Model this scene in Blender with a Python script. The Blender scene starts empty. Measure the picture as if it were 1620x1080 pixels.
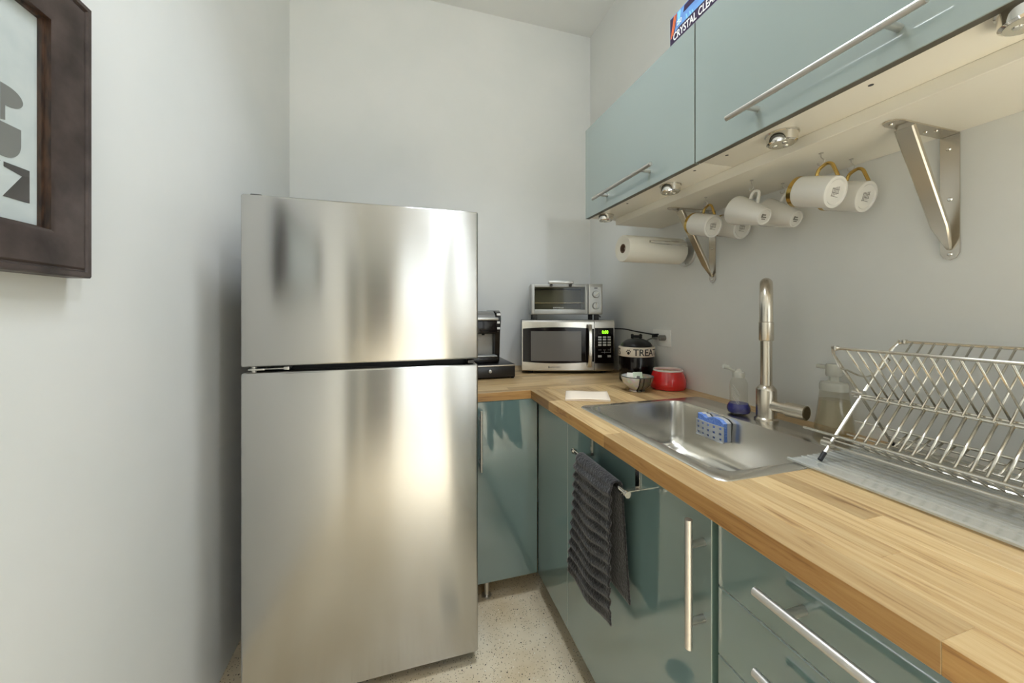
import bpy, bmesh, math, random
from mathutils import Vector, Matrix
random.seed(7)
C = bpy.context.scene
COL = C.collection
PI = math.pi
# ------------------------------------------------------------------ camera
TH = math.atan(172/582)
cam = bpy.data.cameras.new('camera'); cam.sensor_width = 36; cam.lens = 582/1620*36
cam.shift_y = -46/1620; cam.clip_start = .01
camo = bpy.data.objects.new('camera', cam); COL.objects.link(camo)
camo.location = (0, 0, 1.262); camo.rotation_euler = (PI/2, 0, -TH)
C.camera = camo
# ------------------------------------------------------------------ world, lights, exposure
w = bpy.data.worlds.new('world'); C.world = w; w.use_nodes = True
w.node_tree.nodes['Background'].inputs[0].default_value = (.8, .85, .9, 1)
w.node_tree.nodes['Background'].inputs[1].default_value = .3
C.view_settings.view_transform = 'Standard'; C.view_settings.look = 'None'
C.view_settings.gamma = 1; C.view_settings.use_curve_mapping = False
C.view_settings.exposure = 0.37
C.cycles.max_bounces = 14; C.cycles.diffuse_bounces = 8; C.cycles.glossy_bounces = 6
C.cycles.transmission_bounces = 10; C.cycles.transparent_max_bounces = 16
C.cycles.caustics_reflective = False; C.cycles.caustics_refractive = False
C.cycles.sample_clamp_indirect = 6
def area(name, loc, target, power, sx, sy, col):
    l = bpy.data.lights.new(name, 'AREA'); l.shape = 'RECTANGLE'; l.size = sx; l.size_y = sy
    l.energy = power; l.color = col
    o = bpy.data.objects.new(name, l); COL.objects.link(o); o.location = loc
    d = Vector(target)-Vector(loc); o.rotation_euler = d.to_track_quat('-Z', 'Y').to_euler()
    return o
area('ceiling_lamp', (.40, .95, 3.14), (.36, .95, 0), 9, .5, .5, (.81, .895, 1)).data.spread = math.radians(105)
area('ceiling_lamp', (.98, -1.3, 3.14), (.85, -1.25, 0), 72, .45, .8, (.81, .895, 1)).data.spread = math.radians(56)
area('linear_lamp', (.18, -1.25, 3.12), (.18, -1.25, 0), 4, .05, 1.2, (.81, .895, 1)).data.spread = math.radians(110)
area('front_fill_light', (.72, -2.35, 1.6), (.72, 2, 1.3), 6.5, .95, 1.5, (.78, .89, 1))  # added soft fill light at the front wall, no window there
area('track_lamp', (.62, -.25, 2.75), (-.3, 1.2, 1.0), 6.5, .08, .08, (.84, .91, 1))

# ------------------------------------------------------------------ materials
def lin(c):
    r = []
    for v in c:
        v /= 255
        r.append(v/12.92 if v <= .04045 else ((v+.055)/1.055)**2.4)
    return (*r, 1)
def mat(name, col, rough=.5, metal=0, **kw):
    m = bpy.data.materials.new(name); m.use_nodes = True
    b = m.node_tree.nodes['Principled BSDF']
    b.inputs['Base Color'].default_value = lin(col); b.inputs['Roughness'].default_value = rough
    b.inputs['Metallic'].default_value = metal
    for k, v in kw.items(): b.inputs[k.replace('_', ' ')].default_value = v
    return m
def nodes(m): return m.node_tree.nodes, m.node_tree.links, m.node_tree.nodes['Principled BSDF']
def noise_col(m, c1, c2, scale, stretch=(1, 1, 1), lo=.35, hi=.65, coord='Object', detail=4, bump=0, bdist=.001):
    N, L, b = nodes(m)
    tc = N.new('ShaderNodeTexCoord'); mp = N.new('ShaderNodeMapping'); mp.inputs['Scale'].default_value = stretch
    L.new(tc.outputs[coord], mp.inputs[0])
    n = N.new('ShaderNodeTexNoise'); n.inputs['Scale'].default_value = scale; n.inputs['Detail'].default_value = detail
    L.new(mp.outputs[0], n.inputs['Vector'])
    r = N.new('ShaderNodeValToRGB'); r.color_ramp.elements[0].position = lo; r.color_ramp.elements[1].position = hi
    r.color_ramp.elements[0].color = lin(c1); r.color_ramp.elements[1].color = lin(c2)
    L.new(n.outputs['Fac'], r.inputs[0]); L.new(r.outputs[0], b.inputs['Base Color'])
    if bump:
        bu = N.new('ShaderNodeBump'); bu.inputs['Strength'].default_value = bump; bu.inputs['Distance'].default_value = bdist
        L.new(n.outputs['Fac'], bu.inputs['Height']); L.new(bu.outputs[0], b.inputs['Normal'])
    return m
M = {}
M['wall'] = noise_col(mat('wall_paint', (228, 228, 225), .75), (226, 227, 224), (230, 230, 227), 3)
M['ceil'] = mat('ceiling_paint', (230, 230, 227), .8)
M['white'] = mat('white_melamine', (240, 236, 224), .35)
M['whitepl'] = mat('white_plastic', (246, 245, 240), .3)
M['por'] = mat('white_porcelain', (226, 224, 218), .12, Coat_Weight=.5)
M['gold'] = mat('gold_glaze', (205, 172, 98), .25, 1)
M['black'] = mat('black_plastic', (26, 23, 22), .28)
M['blackgl'] = mat('black_gloss', (20, 14, 12), .1, Specular_IOR_Level=.3)
M['matblack'] = mat('black_rubber', (18, 17, 17), .6)
M['chrome'] = mat('chrome', (225, 222, 215), .07, 1)
M['nickel'] = mat('brushed_nickel', (212, 204, 190), .27, 1)
M['steelwire'] = mat('steel_wire', (222, 217, 206), .2, 1)
M['satin'] = mat('satin_steel_bar', (214, 209, 202), .36, 1)
M['silver'] = mat('silver_paint', (190, 189, 184), .33, .7)
M['silverpl'] = mat('silver_plastic', (178, 178, 174), .35, .4)
M['darkgrey'] = mat('dark_grey', (60, 58, 56), .45)
M['caseg'] = mat('fridge_case_grey', (52, 50, 49), .5)
M['cream'] = mat('cream_glaze', (226, 214, 196), .2)
M['ink'] = mat('dark_ink', (30, 26, 24), .5)
M['stamp'] = mat('grey_stamp', (110, 106, 100), .5)
M['red'] = mat('red_glaze', (205, 38, 36), .12, Coat_Weight=.4)
M['paper'] = mat('paper_white', (232, 228, 216), .85)
M['napkin'] = mat('napkin_paper', (238, 222, 200), .85)
M['kraft'] = mat('cardboard_core', (120, 98, 84), .85)
M['edge'] = mat('door_edge_pale', (206, 212, 206), .3)
M['edgeg'] = mat('door_edge_green', (112, 138, 130), .25)
M['carcass'] = mat('carcass_gap_shade', (70, 72, 70), .6)  # carcass darkened: stands in for the shade in the front gaps
M['edged'] = mat('door_edge_dark', (84, 80, 68), .4)
M['sponge'] = noise_col(mat('blue_sponge', (120, 155, 228), .9), (98, 136, 222), (150, 180, 238), 220, bump=.5)
M['spongew'] = mat('sponge_scrub_side', (205, 205, 205), .9)
M['holder'] = mat('grey_holder', (205, 205, 202), .35)
M['grey'] = mat('grey_cable', (120, 118, 110), .5)
M['kibble'] = noise_col(mat('brown_granules', (160, 130, 90), .9), (120, 92, 60), (214, 190, 150), 260, bump=.8)
M['tea'] = mat('pale_green_paper', (205, 214, 190), .7)
M['lime'] = bpy.data.materials.new('green_display'); M['lime'].use_nodes = True
_b = M['lime'].node_tree.nodes['Principled BSDF']; _b.inputs['Base Color'].default_value = (0, 0, 0, 1)
_b.inputs['Emission Color'].default_value = lin((150, 255, 40)); _b.inputs['Emission Strength'].default_value = 1.6
M['button'] = mat('button_print', (190, 190, 186), .5)
M['print'] = noise_col(mat('print_paper', (214, 218, 216), .8), (208, 213, 212), (218, 221, 219), 30)
M['lettera'] = mat('letter_grey', (128, 126, 122), .7)
M['letterb'] = mat('letter_dark', (74, 68, 66), .7)
# glossy acrylic fronts
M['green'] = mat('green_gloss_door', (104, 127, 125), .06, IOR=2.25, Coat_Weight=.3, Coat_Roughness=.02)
M['greenup_lit'] = mat('green_gloss_wall_door_lit', (152, 164, 159), .05, IOR=1.9, Coat_Weight=.2, Coat_Roughness=.02)  # same green lightened: bright reflections on the upper doors put into the colour
# brushed steel: roughness spread along the vertical, fine horizontal grain
def brushed(name, col, rough, aniso, vec, stretch):
    m = mat(name, col, rough, 1, Anisotropic=aniso); N, L, b = nodes(m)
    cx = N.new('ShaderNodeCombineXYZ')
    for i in range(3): cx.inputs[i].default_value = vec[i]
    L.new(cx.outputs[0], b.inputs['Tangent'])
    tc = N.new('ShaderNodeTexCoord'); mp = N.new('ShaderNodeMapping'); mp.inputs['Scale'].default_value = stretch
    n = N.new('ShaderNodeTexNoise'); n.inputs['Scale'].default_value = 1; n.inputs['Detail'].default_value = 6
    L.new(tc.outputs['Object'], mp.inputs[0]); L.new(mp.outputs[0], n.inputs['Vector'])
    r = N.new('ShaderNodeMapRange'); r.inputs['From Min'].default_value = .3; r.inputs['From Max'].default_value = .7
    r.inputs['To Min'].default_value = rough-.012; r.inputs['To Max'].default_value = rough+.015
    L.new(n.outputs['Fac'], r.inputs['Value']); L.new(r.outputs[0], b.inputs['Roughness'])
    bu = N.new('ShaderNodeBump'); bu.inputs['Strength'].default_value = .012; bu.inputs['Distance'].default_value = .0004
    L.new(n.outputs['Fac'], bu.inputs['Height']); L.new(bu.outputs[0], b.inputs['Normal'])
    return m
M['fridge'] = brushed('brushed_fridge_steel', (190, 188, 184), .22, .96, (0, 0, 1), (6, 6, 700))
M['sink'] = brushed('sink_steel', (222, 219, 212), .25, .3, (0, 1, 0), (300, 8, 300))
M['mwsteel'] = brushed('microwave_steel', (214, 210, 202), .25, .5, (0, 0, 1), (8, 8, 600))
# framed moulding wood
M['frame'] = noise_col(mat('dark_brown_frame', (60, 50, 46), .38, Specular_IOR_Level=.35), (44, 34, 31), (84, 72, 68), 9, (2, 2, 2), .3, .75, detail=7)
M['frame2'] = noise_col(mat('inner_frame_brown', (70, 48, 36), .4), (30, 20, 15), (72, 50, 36), 30, (6, 6, 1))
# stave wood: grain runs along local x, tone from the object's own random number
def wood(name='oak_stave', tint=None):
    m = mat(name, (200, 165, 115), .36); N, L, b = nodes(m)
    tc = N.new('ShaderNodeTexCoord'); oi = N.new('ShaderNodeObjectInfo')
    ml = N.new('ShaderNodeMath'); ml.operation = 'MULTIPLY'; ml.inputs[1].default_value = 37
    L.new(oi.outputs['Random'], ml.inputs[0])
    ad = N.new('ShaderNodeVectorMath'); L.new(tc.outputs['Object'], ad.inputs[0]); L.new(ml.outputs[0], ad.inputs[1])
    mp = N.new('ShaderNodeMapping'); mp.inputs['Scale'].default_value = (2.2, 34, 34); L.new(ad.outputs[0], mp.inputs[0])
    n = N.new('ShaderNodeTexNoise'); n.inputs['Scale'].default_value = 1.9; n.inputs['Detail'].default_value = 9; n.inputs['Roughness'].default_value = .62; n.inputs['Distortion'].default_value = .9
    L.new(mp.outputs[0], n.inputs['Vector'])
    r = N.new('ShaderNodeValToRGB'); e = r.color_ramp.elements
    e[0].position = .30; e[0].color = lin((140, 102, 62)); e[1].position = .66; e[1].color = lin((212, 186, 140))
    k = r.color_ramp.elements.new(.44); k.color = lin((194, 162, 114))
    L.new(n.outputs['Fac'], r.inputs[0])
    r2 = N.new('ShaderNodeValToRGB'); e = r2.color_ramp.elements
    e[0].position = 0; e[0].color = (.66, .62, .57, 1); e[1].position = 1; e[1].color = (1.04, 1.03, 1.0, 1)
    k = r2.color_ramp.elements.new(.35); k.color = (.88, .86, .83, 1)
    L.new(oi.outputs['Random'], r2.inputs[0])
    mx = N.new('ShaderNodeMix'); mx.data_type = 'RGBA'; mx.blend_type = 'MULTIPLY'; mx.inputs[0].default_value = 1
    L.new(r.outputs[0], mx.inputs[6]); L.new(r2.outputs[0], mx.inputs[7]); out = mx.outputs[2]
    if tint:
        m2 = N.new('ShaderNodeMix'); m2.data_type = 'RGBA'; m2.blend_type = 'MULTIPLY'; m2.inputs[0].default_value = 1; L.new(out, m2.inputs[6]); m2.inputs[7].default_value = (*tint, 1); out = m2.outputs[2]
    L.new(out, b.inputs['Base Color'])
    return m
M['wood'] = wood()
M['woodedge_shade'] = wood('oak_stave_edge_shade', (.92, .74, .52))  # same oak; the front edge's weaker light is painted into the tint
# polished concrete with exposed aggregate
def concrete():
    m = mat('polished_concrete', (196, 184, 160), .3); N, L, b = nodes(m)
    tc = N.new('ShaderNodeTexCoord')
    n = N.new('ShaderNodeTexNoise'); n.inputs['Scale'].default_value = 4; n.inputs['Detail'].default_value = 8; L.new(tc.outputs['Object'], n.inputs['Vector'])
    r = N.new('ShaderNodeValToRGB'); e = r.color_ramp.elements
    e[0].position = .32; e[0].color = lin((206, 184, 148)); e[1].position = .68; e[1].color = lin((236, 222, 196))
    L.new(n.outputs['Fac'], r.inputs[0]); out = r.outputs[0]
    for sc, lo, col, den in ((120, .10, (84, 72, 58), .62), (90, .06, (238, 232, 220), .72), (170, .16, (150, 130, 100), .5), (60, .05, (76, 66, 54), .74)):
        v = N.new('ShaderNodeTexVoronoi'); v.inputs['Scale'].default_value = sc; v.inputs['Randomness'].default_value = 1
        L.new(tc.outputs['Object'], v.inputs['Vector'])
        lt = N.new('ShaderNodeMath'); lt.operation = 'LESS_THAN'; lt.inputs[1].default_value = lo+.12; L.new(v.outputs['Distance'], lt.inputs[0])
        sp = N.new('ShaderNodeSeparateColor'); L.new(v.outputs['Color'], sp.inputs[0])
        gt = N.new('ShaderNodeMath'); gt.operation = 'GREATER_THAN'; gt.inputs[1].default_value = den+.12; L.new(sp.outputs[0], gt.inputs[0])
        mu = N.new('ShaderNodeMath'); mu.operation = 'MULTIPLY'; L.new(lt.outputs[0], mu.inputs[0]); L.new(gt.outputs[0], mu.inputs[1])
        mx = N.new('ShaderNodeMix'); mx.data_type = 'RGBA'; L.new(mu.outputs[0], mx.inputs[0]); L.new(out, mx.inputs[6]); mx.inputs[7].default_value = lin(col)
        out = mx.outputs[2]
    L.new(out, b.inputs['Base Color'])
    return m
M['concrete'] = concrete()
# terry cloth
M['towel'] = noise_col(mat('charcoal_terry', (34, 31, 31), 1, Sheen_Weight=.25, Sheen_Roughness=.5), (9, 8, 8), (44, 40, 40), 170, bump=1, bdist=.004)
# clear things: transparent body with a fresnel gloss, no caustic blackening
def clear(name, tint, gloss=.05, body=0.0, bodycol=(200, 200, 190)):
    m = bpy.data.materials.new(name); m.use_nodes = True; N = m.node_tree.nodes; L = m.node_tree.links; N.clear()
    o = N.new('ShaderNodeOutputMaterial'); t = N.new('ShaderNodeBsdfTransparent'); t.inputs[0].default_value = (*tint, 1)
    g = N.new('ShaderNodeBsdfGlossy'); g.inputs['Roughness'].default_value = gloss
    f = N.new('ShaderNodeFresnel'); f.inputs[0].default_value = 1.45
    x = N.new('ShaderNodeMixShader'); ge = N.new('ShaderNodeNewGeometry'); iv = N.new('ShaderNodeMath'); iv.operation = 'SUBTRACT'; iv.inputs[0].default_value = 1; L.new(ge.outputs['Backfacing'], iv.inputs[1])
    mu = N.new('ShaderNodeMath'); mu.operation = 'MULTIPLY'; L.new(f.outputs[0], mu.inputs[0]); L.new(iv.outputs[0], mu.inputs[1]); L.new(mu.outputs[0], x.inputs[0])
    src = t.outputs[0]
    if body:
        d = N.new('ShaderNodeBsdfDiffuse'); d.inputs[0].default_value = lin(bodycol)
        y = N.new('ShaderNodeMixShader'); y.inputs[0].default_value = body; L.new(t.outputs[0], y.inputs[1]); L.new(d.outputs[0], y.inputs[2]); src = y.outputs[0]
    L.new(src, x.inputs[1]); L.new(g.outputs[0], x.inputs[2]); L.new(x.outputs[0], o.inputs[0])
    return m
M['glass'] = clear('picture_glass', (.97, .98, .98), .02)
M['ovenglass'] = clear('oven_glass', (.86, .85, .78), .05)
M['bottle'] = clear('clear_bottle', (.95, .95, .93), .06, .04)
M['bottle2'] = clear('clear_pump_bottle', (.93, .92, .88), .06, .12, (215, 205, 180))
M['mat'] = clear('clear_drain_mat', (.90, .91, .89), .12, .34, (216, 216, 208))
M['frost'] = clear('frosted_cap', (.9, .9, .88), .2, .6, (225, 223, 212))
M['bluesoap'] = mat('blue_soap', (22, 22, 120), .05)
M['liquid'] = clear('pale_liquid', (.95, .93, .86), .05, .12, (210, 195, 160))
M['lens'] = mat('puck_lens', (214, 208, 190), .2, .6)
M['wrapbox'] = noise_col(mat('carton_print', (90, 100, 180), .35), (96, 84, 168), (112, 166, 222), 5, (1, 1, 3), .4, .62)
M['navy'] = mat('carton_navy', (52, 34, 66), .35)
M['orange'] = mat('carton_orange', (236, 120, 70), .35)
M['cyan'] = mat('carton_cyan', (140, 205, 226), .35)
M['bowl'] = None

# ------------------------------------------------------------------ mesh builder
class MB:
    def __init__(s): s.bm = bmesh.new()
    def _mi(s, fs, mi):
        for f in fs: f.material_index = mi
    def box(s, x0, x1, y0, y1, z0, z1, bev=0, mi=0, seg=2, front=None):
        t = bmesh.new()
        v = [t.verts.new((x, y, z)) for x in (x0, x1) for y in (y0, y1) for z in (z0, z1)]
        for q in ((0, 1, 3, 2), (4, 6, 7, 5), (0, 4, 5, 1), (2, 3, 7, 6), (0, 2, 6, 4), (1, 5, 7, 3)):
            t.faces.new([v[i] for i in q])
        bmesh.ops.recalc_face_normals(t, faces=t.faces)
        for f in t.faces: f.material_index = mi
        if front is not None:        # (axis, sign, index)
            a, sg, ix = front
            for f in t.faces:
                if f.normal[a]*sg > .9: f.material_index = ix
        if bev: bmesh.ops.bevel(t, geom=list(t.edges), offset=bev, segments=seg, profile=.5, affect='EDGES', clamp_overlap=True)
        s.merge(t); return s
    def merge(s, t, mtx=None):
        if mtx is not None: bmesh.ops.transform(t, matrix=mtx, verts=t.verts)
        me = bpy.data.meshes.new('tmp'); t.to_mesh(me); t.free(); s.bm.from_mesh(me); bpy.data.meshes.remove(me)
    def rings(s, rs, cap0=True, cap1=True, closed=True, mi=0, loop=False):
        R = [[s.bm.verts.new(p) for p in r] for r in rs]; n = len(R[0])
        pairs = list(zip(R, R[1:]))
        if loop: pairs.append((R[-1], R[0]))
        for a, b in pairs:
            for i in range(n if closed else n-1):
                j = (i+1) % n
                s.bm.faces.new((a[i], a[j], b[j], b[i])).material_index = mi
        if not loop:
            if cap0: s.bm.faces.new(R[0][::-1]).material_index = mi
            if cap1: s.bm.faces.new(R[-1]).material_index = mi
        return s
    def cyl(s, p0, p1, r0, r1=None, n=20, mi=0):
        return s.tube([p0, p1], r0, n, mi=mi, r1=r1)
    def tube(s, pts, r, n=8, mi=0, r1=None, closed=False):
        P = [Vector(p) for p in pts]; m = len(P)
        T = []
        for i in range(m):
            a = P[(i-1) % m] if (i or closed) else P[0]; b = P[(i+1) % m] if (i < m-1 or closed) else P[-1]
            T.append((b-a).normalized())
        u = T[0].orthogonal().normalized(); rs = []
        for i in range(m):
            if i:
                q = T[i-1].rotation_difference(T[i]); u = (q @ u).normalized()
            v = T[i].cross(u)
            rr = r if r1 is None else r+(r1-r)*i/(m-1)
            rs.append([P[i]+(u*math.cos(2*PI*k/n)+v*math.sin(2*PI*k/n))*rr for k in range(n)])
        return s.rings(rs, mi=mi, loop=closed)
    def lathe(s, prof, n=40, c=(0, 0, 0), mi=0, a0=0, cap0=True, cap1=True):
        rs = [[(c[0]+r*math.cos(2*PI*k/n+a0), c[1]+r*math.sin(2*PI*k/n+a0), c[2]+z) for k in range(n)] for r, z in prof]
        return s.rings(rs, cap0, cap1, mi=mi)
    def prism(s, pts, off, mi=0):
        a = [Vector(p) for p in pts]; o = Vector(off)
        return s.rings([[p for p in a], [p+o for p in a]], mi=mi)
    def sheet(s, grid, mi=0):
        V = [[s.bm.verts.new(p) for p in r] for r in grid]
        for a, b in zip(V, V[1:]):
            for i in range(len(a)-1): s.bm.faces.new((a[i], a[i+1], b[i+1], b[i])).material_index = mi
        return s
    def build(s, name, m, parent=None, local=False, ang=35, flat=False):
        bmesh.ops.recalc_face_normals(s.bm, faces=s.bm.faces)
        me = bpy.data.meshes.new(name); s.bm.to_mesh(me); s.bm.free()
        for k in (m if isinstance(m, (list, tuple)) else [m]): me.materials.append(k)
        if not flat:
            me.polygons.foreach_set('use_smooth', [True]*len(me.polygons)); me.set_sharp_from_angle(angle=math.radians(ang))
        return link(name, me, parent, local)
def link(name, me, parent=None, local=False):
    o = bpy.data.objects.new(name, me); COL.objects.link(o)
    if parent is not None:
        o.parent = parent
        if not local and parent.type == 'EMPTY':
            o.matrix_parent_inverse = (Matrix.Translation(parent.location) @ parent.rotation_euler.to_matrix().to_4x4()).inverted()
    return o
def thing(name, label, cat, loc=(0, 0, 0), rot=(0, 0, 0), group=None):
    o = bpy.data.objects.new(name, None); COL.objects.link(o); o.location = loc; o.rotation_euler = rot
    o.empty_display_size = .05
    return tag(o, label, cat, group)
def tag(o, label, cat, group=None):
    o['label'] = label; o['category'] = cat
    if group: o['group'] = group
    return o
def struct(o): o['kind'] = 'structure'; return o
def copy_tree(o, parent=None):
    c = o.copy(); COL.objects.link(c)
    if parent: c.parent = parent
    for ch in list(o.children): copy_tree(ch, c)
    return c
def spline(pts, k=6):
    P = [Vector(p) for p in pts]; P = [P[0]*2-P[1]]+P+[P[-1]*2-P[-2]]; out = []
    for i in range(1, len(P)-2):
        a, b, c, d = P[i-1:i+3]
        for j in range(k):
            t = j/k
            out.append(.5*((2*b)+(c-a)*t+(2*a-5*b+4*c-d)*t*t+(3*b-a-3*c+d)*t**3))
    return out+[P[-2]]
def rrect(x0, x1, y0, y1, r, z, k=6):
    o = []
    for cx, cy, a in ((x1-r, y1-r, 0), (x0+r, y1-r, PI/2), (x0+r, y0+r, PI), (x1-r, y0+r, 1.5*PI)):
        for i in range(k+1):
            t = a+PI/2*i/k; o.append((cx+r*math.cos(t), cy+r*math.sin(t), z))
    return o
def text(s, size, mtx, m, parent, name='lettering', bend=None, depth=.0003, local=False, bold=0, width=None, align='LEFT'):
    cu = bpy.data.curves.new(name, 'FONT'); cu.body = s; cu.size = size; cu.extrude = depth; cu.offset = bold; cu.align_x = align
    cu.resolution_u = 3
    t = bpy.data.objects.new('tmp', cu); COL.objects.link(t)
    dg = bpy.context.evaluated_depsgraph_get(); me = bpy.data.meshes.new_from_object(t.evaluated_get(dg))
    bpy.data.objects.remove(t); bpy.data.curves.remove(cu)
    me.name = name; me.materials.clear(); me.materials.append(m)
    if width:
        xs = [v.co.x for v in me.vertices]; f = width/(max(xs)-min(xs))
        for v in me.vertices: v.co.x *= f
    if bend:
        bm = bmesh.new(); bm.from_mesh(me); xs = [v.co.x for v in bm.verts]; x = min(xs)+.003
        while x < max(xs):
            bmesh.ops.bisect_plane(bm, geom=bm.verts[:]+bm.edges[:]+bm.faces[:], plane_co=(x, 0, 0), plane_no=(1, 0, 0)); x += .003
        bm.to_mesh(me); bm.free()
        for v in me.vertices: v.co = bend(v.co)
    else: me.transform(mtx)
    return link(name, me, parent, local)
def fr(o, x, y):   # matrix from origin and two in-plane axes
    x = Vector(x).normalized(); y = Vector(y).normalized(); z = x.cross(y)
    m = Matrix((x, y, z)).transposed().to_4x4(); m.translation = o; return m

# ------------------------------------------------------------------ room shell
WX, WL, WB, WF, ZC = 1.247, -.603, 2.30, -2.4, 3.17
struct(MB().box(WL-.1, WX+.1, WF-.1, WB+.1, -.1, 0).build('floor', M['concrete']))
struct(MB().box(WL-.1, WX+.1, WF-.1, WB+.1, ZC, ZC+.1).build('ceiling', M['ceil']))
struct(MB().box(WL-.1, WL, WF, WB, 0, ZC).build('wall_left', M['wall']))
struct(MB().box(WX, WX+.1, WF, WB, 0, ZC).build('wall_right', M['wall']))
struct(MB().box(WL-.1, WX+.1, WB, WB+.1, 0, ZC).build('wall_back', M['wall']))
struct(MB().box(WL-.1, WX+.1, WF-.1, WF, 0, ZC).build('wall_front', M['wall']))

t = thing('floor_drain', 'round dark floor drain grate in the concrete floor in front of the cabinets', 'drain', (.233, 1.073, 0))
MB().lathe([(.030, 0), (.046, 0), (.046, .0025), (.044, .003), (.030, .003)], 32, (.233, 1.073, 0), cap0=False, cap1=False).build('ring', mat('drain_iron', (120, 128, 124), .5, .4), t)
g = MB()
for i in range(8):
    a = PI*i/4+.3; g.tube([(.233+.006*math.cos(a), 1.073+.006*math.sin(a), .0015), (.233+.034*math.cos(a), 1.073+.034*math.sin(a), .0015)], .003, 6)
g.build('grate', bpy.data.materials['drain_iron'], t)
MB().lathe([(.0, .0002), (.03, .0002), (.03, .0006), (0, .0006)], 24, (.233, 1.073, 0), cap0=False, cap1=False).build('sump', M['darkgrey'], t)

# doors added behind the camera so the fridge steel reflects something dark
def added_door(name, panels, hp, hd):
    o = panels[0].build(name, mat(name+'_paint', (92, 92, 90), .45)); struct(o)
    panels[1].build('casing', M['whitepl'], o)
    MB().tube([Vector(hp), Vector(hp)+Vector(hd)*.05], .011, 14).tube([Vector(hp)+Vector(hd)*.05, Vector(hp)+Vector(hd)*.05+Vector((hd[1], hd[0], 0))*.11], .009, 12).build('door_handle', M['satin'], o)
a = MB().box(-.50, .06, WF+.001, WF+.035, .005, 2.05)
for z0_, z1_ in ((.2, .95), (1.08, 1.9)): a.box(-.40, -.04, WF+.035, WF+.043, z0_, z1_, .006)
b = MB().box(-.57, -.503, WF+.001, WF+.02, 0, 2.12); b.box(.063, .13, WF+.001, WF+.02, 0, 2.12); b.box(-.57, .13, WF+.001, WF+.02, 2.053, 2.12)
added_door('added_door_1', (a, b), (.01, WF+.035, 1.0), (0, 1, 0))
a = MB().box(WL+.001, WL+.035, -1.95, -.85, .005, 2.05)
for z0_, z1_ in ((.2, .95), (1.08, 1.9)): a.box(WL+.035, WL+.043, -1.80, -1.0, z0_, z1_, .006)
b = MB().box(WL+.001, WL+.02, -2.02, -1.953, 0, 2.12); b.box(WL+.001, WL+.02, -.847, -.78, 0, 2.12); b.box(WL+.001, WL+.02, -2.02, -.78, 2.053, 2.12)
added_door('added_door_2', (a, b), (WL+.035, -.92, 1.0), (1, 0, 0))

# ------------------------------------------------------------------ fridge
FX0, FX1, FY = -.473, .258, 1.30
t = thing('fridge', 'tall stainless steel top-freezer fridge standing beside the left wall', 'fridge', (-.107, 1.7, 0))
MB().box(FX0+.004, FX1-.004, FY+.075, 2.06, .03, 1.612, .004).build('body', M['caseg'], t)
MB().box(FX0+.01, FX1-.01, FY+.06, FY+.076, .05, 1.60).build('gasket', M['matblack'], t)
MB().box(FX0, FX1, FY, FY+.062, 1.095, 1.623, .007, seg=3).build('freezer_door', M['fridge'], t)
MB().box(FX0, FX1, FY, FY+.062, .045, 1.077, .007, seg=3).build('refrigerator_door', M['fridge'], t)
g = MB().box(FX0+.03, FX1-.03, FY+.04, FY+.08, .012, .044)
for i in range(14): g.box(FX0+.06+i*.045, FX0+.09+i*.045, FY+.035, FY+.041, .018, .038)
g.build('base_grille', M['matblack'], t)
for x in (FX0+.06, FX1-.06):
    for y in (FY+.1, 2.0): MB().lathe([(.02, 0), (.02, .012), (.012, .014), (.012, .032)], 14, (x, y, 0)).build('foot', M['matblack'], t)
h = MB().box(FX0+.018, FX0+.05, FY+.02, FY+.10, 1.623, 1.630, .003); h.box(FX0+.05, FX0+.075, FY+.03, FY+.10, 1.620, 1.626, .002)
h.build('top_hinge', M['darkgrey'], t)
h = MB().box(FX0+.018, FX0+.062, FY+.006, FY+.07, 1.0835, 1.0885, .001); h.box(FX0+.062, FX0+.125, FY+.02, FY+.07, 1.083, 1.087, .001)
h.cyl((FX0+.03, FY+.02, 1.077), (FX0+.03, FY+.02, 1.095), .007); h.box(FX0+.112, FX0+.128, FY+.012, FY+.03, 1.081, 1.092, .002)
h.build('middle_hinge', M['silver'], t)
MB().box(FX1-.035, FX1-.012, FY+.012, FY+.07, 1.079, 1.091, .002).build('door_stop', M['darkgrey'], t)

# ------------------------------------------------------------------ picture on the left wall
def mould(prof, y0, y1, z0, z1):
    # prof: (inset from outer edge, height off wall)
    rs = []
    for i, hgt in prof:
        rs.append([(WL+hgt, y0+i, z0+i), (WL+hgt, y1-i, z0+i), (WL+hgt, y1-i, z1-i), (WL+hgt, y0+i, z1-i)])
    return MB().rings(rs, cap0=False, cap1=False)
PY0, PY1, PZ0, PZ1 = .255, .895, 1.326, 1.834
t = thing('framed_picture', 'dark brown wooden picture frame with grey letters hanging on the left wall', 'picture', (WL, .575, 1.33))
mould([(0, .001), (0, .034), (.003, .038), (.010, .038), (.012, .034), (.0145, .034), (.018, .037), (.07, .033), (.076, .031)], PY0, PY1, PZ0, PZ1).build('frame', M['frame'], t, ang=15)
mould([(.076, .031), (.0762, .022), (.080, .021), (.081, .015), (.066, .014)], PY0, PY1, PZ0, PZ1).build('inner_slip', M['frame2'], t, ang=15)
MB().box(WL+.002, WL+.016, PY0+.06, PY1-.06, PZ0+.06, PZ1-.06).build('print', M['print'], t)
PXL = WL+.0163
def flat(poly, name, m, x=PXL, d=.0004, parent=t):
    return MB().prism([(x, y, z) for y, z in poly], (d, 0, 0)).build(name, m, parent, flat=True)
arc = lambda cy, cz, ry, rz, a0, a1, n=12: [(cy+ry*math.cos(a0+(a1-a0)*i/n), cz+rz*math.sin(a0+(a1-a0)*i/n)) for i in range(n+1)]
flat([(.7555, 1.6125), (.7555, 1.5560), (.7625, 1.5575), (.7625, 1.5800), (.7625, 1.5810)] + arc(.7640, 1.5965, .0262, .0158, -PI/2+.1, PI/2), 'letter', M['lettera'])
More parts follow.
